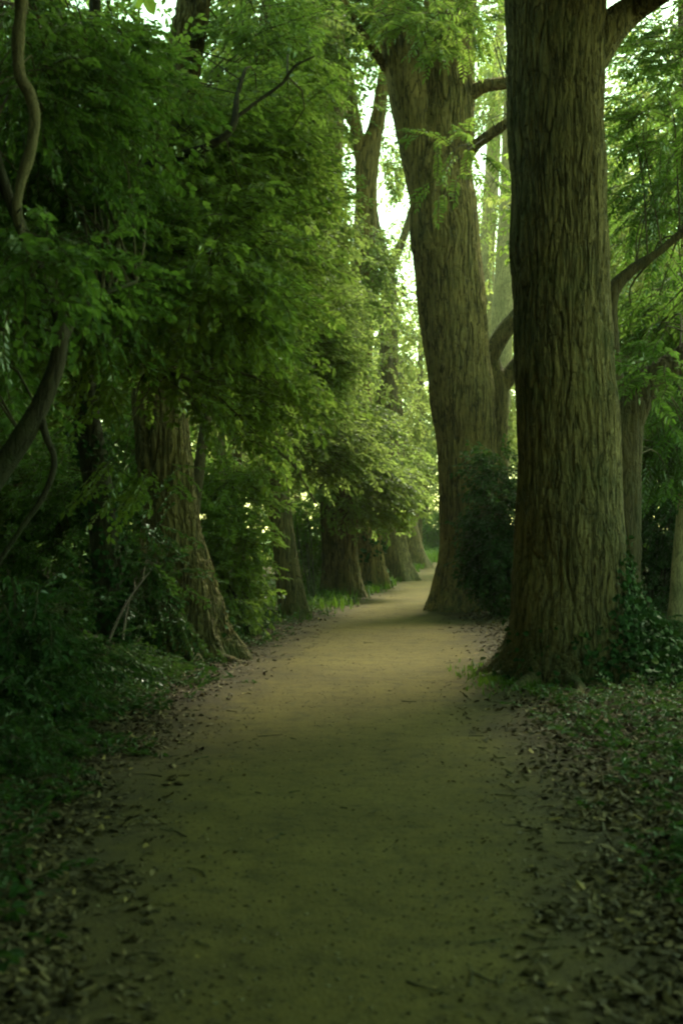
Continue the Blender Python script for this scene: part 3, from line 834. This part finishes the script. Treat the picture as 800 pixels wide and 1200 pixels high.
# right, seen beside the nearest trunk
wood_tree('feathery tree beyond the nearest trunk, bright leaves at the upper right', 7.7, 31, 16, 3.0, 2.5, 120, 61, 'sun', 'far', scale=.9, cs=.8)
wood_tree('dark tree deep in the wood at the right edge', 10.5, 38, 15, 3.5, .8, 130, 62, 'under', 'far', scale=1., cs=.9)
wood_tree('bushy tree behind the reddish trunk, low leaves down to the ground', 8.4, 24.5, 9, 2.0, .6, 90, 63, 'under', 'far', scale=.8, cs=.7)
wood_tree('tall tree far behind the right trunks', 11.5, 56, 20, 5, 1.5, 120, 64, 'sun', 'far', scale=1.4, cs=1.3)
wood_tree('tree half hidden behind the nearest trunk in the distance', 9.8, 47, 10, 2.2, .5, 60, 65, 'under', 'far', scale=1.0, cs=.9)
# left, seen through gaps in the leaves
for i, (x, y, h, rd) in enumerate(((-7.5, 19, 11, 2.8), (-6.2, 27, 14, 3.2), (-10.5, 30, 15, 3.6), (-5.2, 37, 16, 3.4), (-11, 44, 17, 4), (-3.6, 50, 17, 3.4), (-8, 60, 18, 4.5), (-2.2, 66, 17, 3.6))):
    wood_tree(['mid-green tree behind the left shrubs, nearest of the woodland', 'tree behind the slender leaning trunk', 'deep woodland tree far left', 'tree behind the dark-sided trunk', 'far woodland tree on the left behind others', 'tree behind the left row with leaves to the ground', 'distant left woodland tree', 'distant tree beside the bright gap'][i],
              x, y, h, rd, .4, 165 if i < 5 else 110, 70 + i, 'under' if i < 5 else 'sun', 'far', scale=1. if y < 40 else 1.3, cs=.8 if y < 40 else 1.1, group='woodland trees left of the path')
# beyond the path end, in the sun
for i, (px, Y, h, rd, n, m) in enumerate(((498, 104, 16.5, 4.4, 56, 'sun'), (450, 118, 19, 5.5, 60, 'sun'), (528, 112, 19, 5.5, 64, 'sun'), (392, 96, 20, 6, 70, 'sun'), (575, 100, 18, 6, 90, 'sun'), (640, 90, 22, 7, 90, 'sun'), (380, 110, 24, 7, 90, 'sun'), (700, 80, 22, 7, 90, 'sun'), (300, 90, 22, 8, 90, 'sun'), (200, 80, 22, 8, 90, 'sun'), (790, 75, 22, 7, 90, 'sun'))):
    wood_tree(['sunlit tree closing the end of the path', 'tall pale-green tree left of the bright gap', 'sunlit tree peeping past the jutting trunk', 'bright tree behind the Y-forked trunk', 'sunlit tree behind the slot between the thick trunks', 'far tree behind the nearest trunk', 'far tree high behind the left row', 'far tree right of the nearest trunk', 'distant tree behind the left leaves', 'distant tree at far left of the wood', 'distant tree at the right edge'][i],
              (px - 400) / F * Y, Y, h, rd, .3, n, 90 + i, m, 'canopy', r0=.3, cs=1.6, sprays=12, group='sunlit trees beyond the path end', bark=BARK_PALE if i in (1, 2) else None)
shrub('dark green bush on the far grass at the path end', 505, 88, [B(505, 618, 88, 24, 22, 1.4, 40)], 'canopy', 'under', 66, 10, .7, .6)

wood_tree('thin-crowned tall tree dotted against the sky in the bright gap', 4.4, 82, 25, 3.6, 9, 42, 145, 'sun', 'far', r0=.22, scale=1.3, cs=1.2, sprays=9, group='sunlit trees beyond the path end')

# unseen trees added beside and behind the camera to darken the foreground
for i, (x, y, h, rd, z0, n) in enumerate(((-6.2, 3.0, 13, 3.8, 4.0, 110), (5.6, .5, 14, 3.6, 6.0, 100), (-5.0, -4.5, 14, 4.8, 2.4, 120), (4.0, -4.5, 14, 4.4, 5.0, 120), (0.5, -11, 15, 5.5, 1.8, 130), (-10.5, 9.5, 13, 4.2, 1.2, 110), (-13, 20, 14, 4.5, .8, 110))):
    wood_tree('unseen spreading tree added near the viewer for its shade', x, y, h, rd, z0, int(n * 1.5) if i < 5 else int(n * .8), 120 + i, 'canopy', 'canopy', r0=.3, group='unseen trees added for shade')


# one mass of leaves added behind and beside the viewer to block low skylight
rs = np.random.default_rng(150)
n = 6500
a = rs.uniform(math.radians(-28), math.radians(208), n)          # 0 = right, 90 = straight behind
rr = rs.uniform(10, 17, n)
pos = np.column_stack([np.cos(a) * rr, 5 - np.sin(a) * rr * 1.15, rs.uniform(.1, 9.5, n) * np.where(a < math.radians(80), .32, 1.0)])  # kept low on the right so light reaches the left foliage
sd = np.where(rs.uniform(size=3500) < .5, -1, 1)
far_side = np.column_stack([sd * rs.uniform(10.5, 15, 3500), rs.uniform(8, 34, 3500), rs.uniform(.1, 10, 3500) * np.where(sd > 0, .3, 1)])
deep = rs.uniform(28, 80, 3600)
deep = np.column_stack([-5.5 - .11 * deep - rs.uniform(0, 5, 3600), deep, rs.uniform(.1, 9, 3600)])
pos = np.concatenate([pos, far_side, deep])
keep = np.array(perlin(pos * .35)) > -.22
pos = pos[keep]
mb = MB()
dd = rs.normal(size=(len(pos), 3)); dd[:, 2] = dd[:, 2] * .3 - .3
place_sprays(mb, 'canopy', pos, dd, rs.uniform(.8, 1.3, len(pos)), rs)
tag(mb.build('added_thicket', [LEAF['canopy'], BARK_TWIG]), 'dense leaves added behind and on both sides to hold back skylight', None, None, 'stuff')

# ------------------------------------------------------------------ ivy, litter, ground cover, grass
def flat_leaves(mb, pos, size, rs, w=.7, tilt=.5, up=None, fold=.15):
    n = len(pos)
    nrm = np.tile([0, 0, 1.0], (n, 1)) if up is None else up
    nrm = nrm + rs.normal(size=(n, 3)) * tilt
    nrm /= np.linalg.norm(nrm, axis=1)[:, None]
    t = rs.normal(size=(n, 3)); t -= nrm * (t * nrm).sum(1)[:, None]; t /= np.linalg.norm(t, axis=1)[:, None]
    b = np.cross(nrm, t)
    M = np.stack([t, b, nrm], -1) * size[:, None, None]
    for k in range(4):
        lv, lq = leaf_shape(w * (.8 + .12 * k), fold * (k - 1.2), .25 * (k - 1.5))
        s = np.arange(k, n, 4)
        if len(s) == 0: continue
        W = np.einsum('nij,vj->nvi', M[s], lv) + pos[s][:, None, :]
        mb.add(W.reshape(-1, 3), (lq[None] + (np.arange(len(s)) * 6)[:, None, None]).reshape(-1, 4), 0)


# ivy on trunks: leaves sit on the bark they climb
def ivy(label, trunk_obj, n, test, seed, size=.075, cat='ivy'):
    rs = np.random.default_rng(seed)
    me = trunk_obj.data
    co = np.empty(len(me.vertices) * 3, np.float32); me.vertices.foreach_get('co', co)
    no = np.empty(len(me.vertices) * 3, np.float32); me.vertices.foreach_get('normal', no)
    co = co.reshape(-1, 3) + np.array(trunk_obj.parent.location, np.float32); no = no.reshape(-1, 3)
    w = np.clip(test(co), 0, 1)
    w = w * (rs.uniform(size=len(w)) < w)
    idx = rs.choice(len(co), size=n, p=w / w.sum())
    pos = co[idx] + no[idx] * rs.uniform(.01, .10, n)[:, None] + rs.normal(size=(n, 3)) * .02
    mb = MB()
    dn = no[idx] + np.array([0, 0, .3])
    flat_leaves(mb, pos, size * rs.uniform(.6, 1.2, n), rs, .95, .35, dn)
    b = np.array(trunk_obj.parent.location)
    o = mb.build('ivy', [LEAF['ivy']], None, loc=[float(b[0]), float(b[1]), 0.0])
    return tag(o, label, cat)


def trunk_of(root):
    return [o for o in bpy.data.objects if o.parent == root and o.name.startswith('trunk')][0]


def _n(co, s):
    return perlin(co * s)


ivy('dark glossy ivy spreading over the foot of the nearest thick trunk', trunk_of(R1), 2600,
    lambda co: sstep(.95, .05, co[:, 2] - 1.0 * sstep(2.6, 3.1, co[:, 0]) + .5 * _n(co, 3.0)) * (.25 + .75 * sstep(2.1, 2.9, co[:, 0])), 201, .07)
ivy('ivy creeping up the dark slim trunk on the left', trunk_of(L0), 1500, lambda co: sstep(6, 0, co[:, 2]) * (_n(co, 1.5) > -.1), 202, .07)
fk = [o for o in bpy.data.objects if o.get('label', '').startswith('ivy-flecked')][0]
ivy('pale ivy flecks on a trunk in the left row', trunk_of(fk), 500, lambda co: sstep(5, 0, co[:, 2]) * (_n(co, 1.2) > 0), 203, .11)
ivy('sparse ivy at the flared root of the fissured trunk', trunk_of(L1), 260, lambda co: sstep(1.2, 0, co[:, 2]) * (_n(co, 2) > 0), 204, .07)

# ivy bank to the right of the nearest trunk
rs = np.random.default_rng(205)
mb = MB(); n = 5200
a = rs.uniform(0, 1, n)
x = rs.uniform(3.0, 4.9, n); y = 15.4 + rs.normal(size=n) * .8
hh = np.clip(np.where(x < 3.2, .9, .9 - 1.15 * (x - 3.2)) + .25 * perlin(np.column_stack([x * 1.8, y * 1.8, x * 0])), .08, 1) * np.exp(-((y - 15.4) / 1.1) ** 2)
z = gh(x, y) + hh * rs.uniform(.35, 1, n)
flat_leaves(mb, np.column_stack([x, y, z]), .08 * rs.uniform(.6, 1.2, n), rs, .95, .6, np.tile([.15, -.7, .8], (n, 1)))
tag(mb.build('ivy', [LEAF['ivy']], None, loc=[3.8, 15.4, 0.]), 'bank of dark ivy heaped right of the nearest trunk', 'ivy')


def litter_mat():
    m, nt, N = new_mat('dead_leaf')
    g = N('ShaderNodeNewGeometry')
    c = ramp(nt, g.outputs['Random Per Island'], [(0, (.036, .028, .010)), (.5, (.074, .056, .020)), (.85, (.115, .086, .031)), (.97, (.15, .112, .040)), (1, (.25, .185, .05))])
    d = N('ShaderNodeBsdfPrincipled'); d.inputs['Roughness'].default_value = .8; d.inputs['Specular IOR Level'].default_value = .25
    nt.links.new(c, d.inputs['Base Color'])
    out = N('ShaderNodeOutputMaterial'); nt.links.new(d.outputs[0], out.inputs[0])
    return m


# fallen leaves: thick at the verges, a few strays on the path
rs = np.random.default_rng(210)
N_ = 420000
y = 4.3 * (40 / 4.3) ** rs.uniform(0, 1, N_)
x = rs.uniform(-5.5, 7, N_) * np.clip(y / 16, .35, 1.1)
d = off_path(x, y)
pn = perlin(np.column_stack([x * 1.3, y * 1.3, x * 0 + 3]))
dens = np.where(d > 0, sstep(-.05, .7, d + .5 * pn) * .9, np.where(d > -.6, .12 * (d + .6) / .6, 0) + .007)
dens *= np.exp(-np.maximum(d - 3.5, 0))
keep = rs.uniform(size=N_) < dens * .55
x, y = x[keep], y[keep]
mb = MB()
flat_leaves(mb, np.column_stack([x, y, gh(x, y) + .008 + rs.uniform(0, .010, len(x))]), (.016 + .062 * rs.uniform(0, 1, len(x)) ** 1.7) * np.where(off_path(x, y) < -.1, .45, 1.0), rs, .65, .16, None, .12)
rt = np.random.default_rng(211)
for q in range(260):
    ty = 4.6 * (24 / 4.6) ** rt.uniform(); el, er = edges(np.array([ty])); side = rt.uniform()
    tx = float(el[0] - rt.uniform(-.3, 1.2)) if side < .4 else float(er[0] + rt.uniform(-.3, 1.5)) if side < .88 else float(rt.uniform(el[0], er[0]))
    an = rt.uniform(0, 6.28); ln = .04 + .22 * rt.uniform() ** 2.5
    tp = [np.array([tx + math.cos(an) * ln * k + rt.normal() * .012, ty + math.sin(an) * ln * k + rt.normal() * .012, g0(tx, ty) + .014]) for k in (-.5, 0, .5)]
    add_tube(mb, tp, [.0045, .0035, .002], nseg=5, step=.05, mat=1, lump=.1)
tag(mb.build('fallen_leaves', [litter_mat(), BARK_TWIG]), 'brown fallen leaves along both verges of the path', None, None, 'stuff')

# grit on the path: small flattened stones
rs = np.random.default_rng(230)
n = 6000
y = 4.3 * (22 / 4.3) ** rs.uniform(0, 1, n); el, er = edges(y)
x = el - .3 + (er - el + .6) * rs.uniform(0, 1, n)
sz = .0035 + .010 * rs.uniform(0, 1, n) ** 3.5
oc = np.array([[1, 0, 0], [0, 1, 0], [-1, 0, 0], [0, -1, 0], [0, 0, .6], [0, 0, -.4]])
ot = np.array([[0, 1, 4], [1, 2, 4], [2, 3, 4], [3, 0, 4], [1, 0, 5], [2, 1, 5], [3, 2, 5], [0, 3, 5]])
an = rs.uniform(0, 6.28, n)
st = np.stack([sz * rs.uniform(.7, 1.5, n), sz, sz], 1)
V = oc[None] * st[:, None, :]
V = np.stack([V[..., 0] * np.cos(an)[:, None] - V[..., 1] * np.sin(an)[:, None], V[..., 0] * np.sin(an)[:, None] + V[..., 1] * np.cos(an)[:, None], V[..., 2]], -1)
V = V + np.stack([x, y, gh(x, y) + .009], -1)[:, None, :]
mb = MB(); mb.add(V.reshape(-1, 3), (ot[None] + (np.arange(n) * 6)[:, None, None]).reshape(-1, 3))
gmt, gnt, GN = new_mat('grit_stone')
gg = GN('ShaderNodeNewGeometry'); gp = GN('ShaderNodeBsdfPrincipled'); gp.inputs['Roughness'].default_value = .9
gnt.links.new(ramp(gnt, gg.outputs['Random Per Island'], [(0, (.050, .042, .014)), (.3, (.085, .072, .024)), (.8, (.115, .098, .036)), (1, (.20, .175, .085))]), gp.inputs['Base Color'])
go_ = GN('ShaderNodeOutputMaterial'); gnt.links.new(gp.outputs[0], go_.inputs[0])
tag(mb.build('path_grit', gmt, smooth=True), 'fine grit and small stones on the path', None, None, 'stuff')

# low ground cover
def cover(name, label, fn, n, seed, mat='ground', kind='shrub', scale=.8, area=(-8, 9, 4.5, 45)):
    rs = np.random.default_rng(seed)
    y = area[2] * (area[3] / area[2]) ** rs.uniform(0, 1, n)
    x = rs.uniform(area[0], area[1], n)
    d = off_path(x, y)
    pn = perlin(np.column_stack([x * .9, y * .9, x * 0 + seed]))
    keep = rs.uniform(size=n) < fn(x, y, d, pn)
    x, y = x[keep], y[keep]; m = len(x)
    a = rs.uniform(0, 2 * math.pi, m)
    dd = np.column_stack([np.cos(a), np.sin(a), rs.uniform(.1, 1.0, m)])
    mb = MB()
    place_sprays(mb, kind, np.column_stack([x, y, gh(x, y) + .0]), dd, rs.uniform(.5, 1.1, m) * scale, rs)
    return tag(mb.build(name, [LEAF[mat], BARK_TWIG]), label, None, None, 'stuff')


cover('ground_cover', 'low dark leafy ground cover on both verges',
      lambda x, y, d, pn: np.where(x < edges(y)[0], sstep(.25, 1.1, d + .9 * pn - .1 * sstep(18, 8, y)) * .9, np.where(y < 13.5, sstep(.35, 1.0, d + .6 * pn) * sstep(5.5, 7, y) * .5, sstep(.9, 2, d + .8 * pn) * .6)), 42000, 211)


# grass: tufts of blades
def grass(label, fn, n, seed, area, h=(.12, .3), wd=.008):
    rs = np.random.default_rng(seed)
    y = area[2] * (area[3] / area[2]) ** rs.uniform(0, 1, n); x = rs.uniform(area[0], area[1], n)
    d = off_path(x, y); pn = perlin(np.column_stack([x * .8, y * .8, x * 0 + seed]))
    keep = rs.uniform(size=n) < fn(x, y, d, pn)
    x, y = x[keep], y[keep]; m = len(x)
    a = rs.uniform(0, 2 * math.pi, m); hh = rs.uniform(*h, m); ln = rs.uniform(.1, .7, m) * hh
    b = np.column_stack([x, y, gh(x, y) - .01]); sd = np.column_stack([-np.sin(a), np.cos(a), a * 0]) * (wd * np.sqrt(np.maximum(y, 10) / 10))[:, None]
    ld = np.column_stack([np.cos(a), np.sin(a), a * 0])
    mid = b + ld * (ln * .35)[:, None] + np.array([0, 0, 1.]) * (hh * .6)[:, None]
    tip = b + ld * ln[:, None] + np.array([0, 0, 1.]) * hh[:, None]
    V = np.stack([b - sd, b + sd, mid + sd * .7, mid - sd * .7, tip], 1).reshape(-1, 3)
    k = np.arange(m)[:, None] * 5
    mb = MB(); mb.add(V, k + np.array([[0, 1, 2, 3]]))
    mb.t.append(k + np.array([[3, 2, 4]])); mb.tm.append(np.zeros(m, np.int32))
    return tag(mb.build('grass', [LEAF['grass']]), label, None, None, 'stuff')


grass('grass verge along the foot of the left row of trees', lambda x, y, d, pn: (x < edges(y)[0]) * sstep(-.1, .35, d + .3 * pn) * sstep(2.6, 1.0, d) * sstep(22, 40, y) * sstep(-.25, .15, pn), 90000, 220, (-4, 6, 19, 75), (.10, .30))
grass('sunlit grass beyond the end of the path', lambda x, y, d, pn: sstep(-.2, .3, d), 90000, 221, (-6, 24, 68, 125), (.2, .5), .012)
grass('mossy grass at the left foot of the nearest thick trunk', lambda x, y, d, pn: np.exp(-(((x - 1.75) / .35) ** 2 + ((y - 15.2) / .9) ** 2)) * .7, 9000, 222, (1.2, 2.4, 13, 17.5), (.04, .11))

# ------------------------------------------------------------------ camera, light, render settings
cam = bpy.data.cameras.new('camera'); co_ = bpy.data.objects.new('camera', cam); C.objects.link(co_)
co_.location = (0, 0, EYE); co_.rotation_euler = (math.radians(90), 0, 0)
cam.lens = 50; cam.sensor_width = 36; cam.sensor_fit = 'AUTO'
cam.shift_y = 20 / 1200
cam.clip_start = .05; cam.clip_end = 3000
cam.dof.use_dof = True; cam.dof.focus_distance = 24; cam.dof.aperture_fstop = 2.8
sc = bpy.context.scene
sc.camera = co_

# the soft woodland air
hm, hnt, HN = new_mat('air')
pv = HN('ShaderNodeVolumePrincipled'); pv.inputs['Color'].default_value = (.90, .95, .80, 1); pv.inputs['Density'].default_value = HAZE; pv.inputs['Anisotropy'].default_value = .35
ho = HN('ShaderNodeOutputMaterial'); hnt.links.new(pv.outputs[0], ho.inputs['Volume'])
hb = MB()
x0, x1, y0, y1, z0, z1 = -560, 560, -420, 800, -1.6, 34
hb.add(np.array([[x, y, z] for z in (z0, z1) for y in (y0, y1) for x in (x0, x1)]), np.array([[0, 2, 3, 1], [4, 5, 7, 6], [0, 1, 5, 4], [2, 6, 7, 3], [0, 4, 6, 2], [1, 3, 7, 5]]))
tag(hb.build('haze', hm), 'thin pale haze among the trees', None, None, 'stuff')

SUN_EL, SUN_AZ = math.radians(50), math.radians(26)      # azimuth measured from straight ahead towards the right
w = bpy.data.worlds.new('World'); sc.world = w; w.use_nodes = True
nt = w.node_tree; nt.nodes.clear()
sky = nt.nodes.new('ShaderNodeTexSky'); sky.sky_type = 'NISHITA'; sky.sun_disc = False
sky.sun_elevation = SUN_EL; sky.sun_rotation = SUN_AZ; sky.dust_density = .7; sky.air_density = 1.0; sky.ozone_density = 1.0
bg = nt.nodes.new('ShaderNodeBackground'); bg.inputs[1].default_value = .15
ow = nt.nodes.new('ShaderNodeOutputWorld')
tint = nt.nodes.new('ShaderNodeMix'); tint.data_type = 'RGBA'; tint.blend_type = 'MULTIPLY'; tint.inputs[0].default_value = 1
tint.inputs[7].default_value = (.85, 1.0, .42, 1)      # thin warm overcast instead of clear blue
nt.links.new(sky.outputs[0], tint.inputs[6]); nt.links.new(tint.outputs[2], bg.inputs[0]); nt.links.new(bg.outputs[0], ow.inputs[0])
sl = bpy.data.lights.new('sun', 'SUN'); sl.energy = 1.5; sl.angle = math.radians(18); sl.color = (1, .93, .80)
so = bpy.data.objects.new('sun', sl); C.objects.link(so); so.location = (30, 60, 60)
from mathutils import Vector
sv = Vector((math.sin(SUN_AZ) * math.cos(SUN_EL), math.cos(SUN_AZ) * math.cos(SUN_EL), math.sin(SUN_EL)))
so.rotation_euler = sv.to_track_quat('Z', 'Y').to_euler()

sc.render.engine = 'CYCLES'
cy = sc.cycles
cy.max_bounces = 8; cy.diffuse_bounces = 5; cy.glossy_bounces = 2; cy.transmission_bounces = 6; cy.transparent_max_bounces = 4
cy.use_denoising = True
cy.volume_bounces = 0
cy.sample_clamp_indirect = 4
cy.filter_width = 2.1
cy.caustics_reflective = False; cy.caustics_refractive = False
vs = sc.view_settings
sc.display_settings.display_device = 'sRGB'
vs.view_transform = 'Standard'; vs.look = 'None'; vs.gamma = 1.0; vs.exposure = 2.65
print('faces', sum(len(o.data.polygons) for o in sc.objects if o.type == 'MESH'))
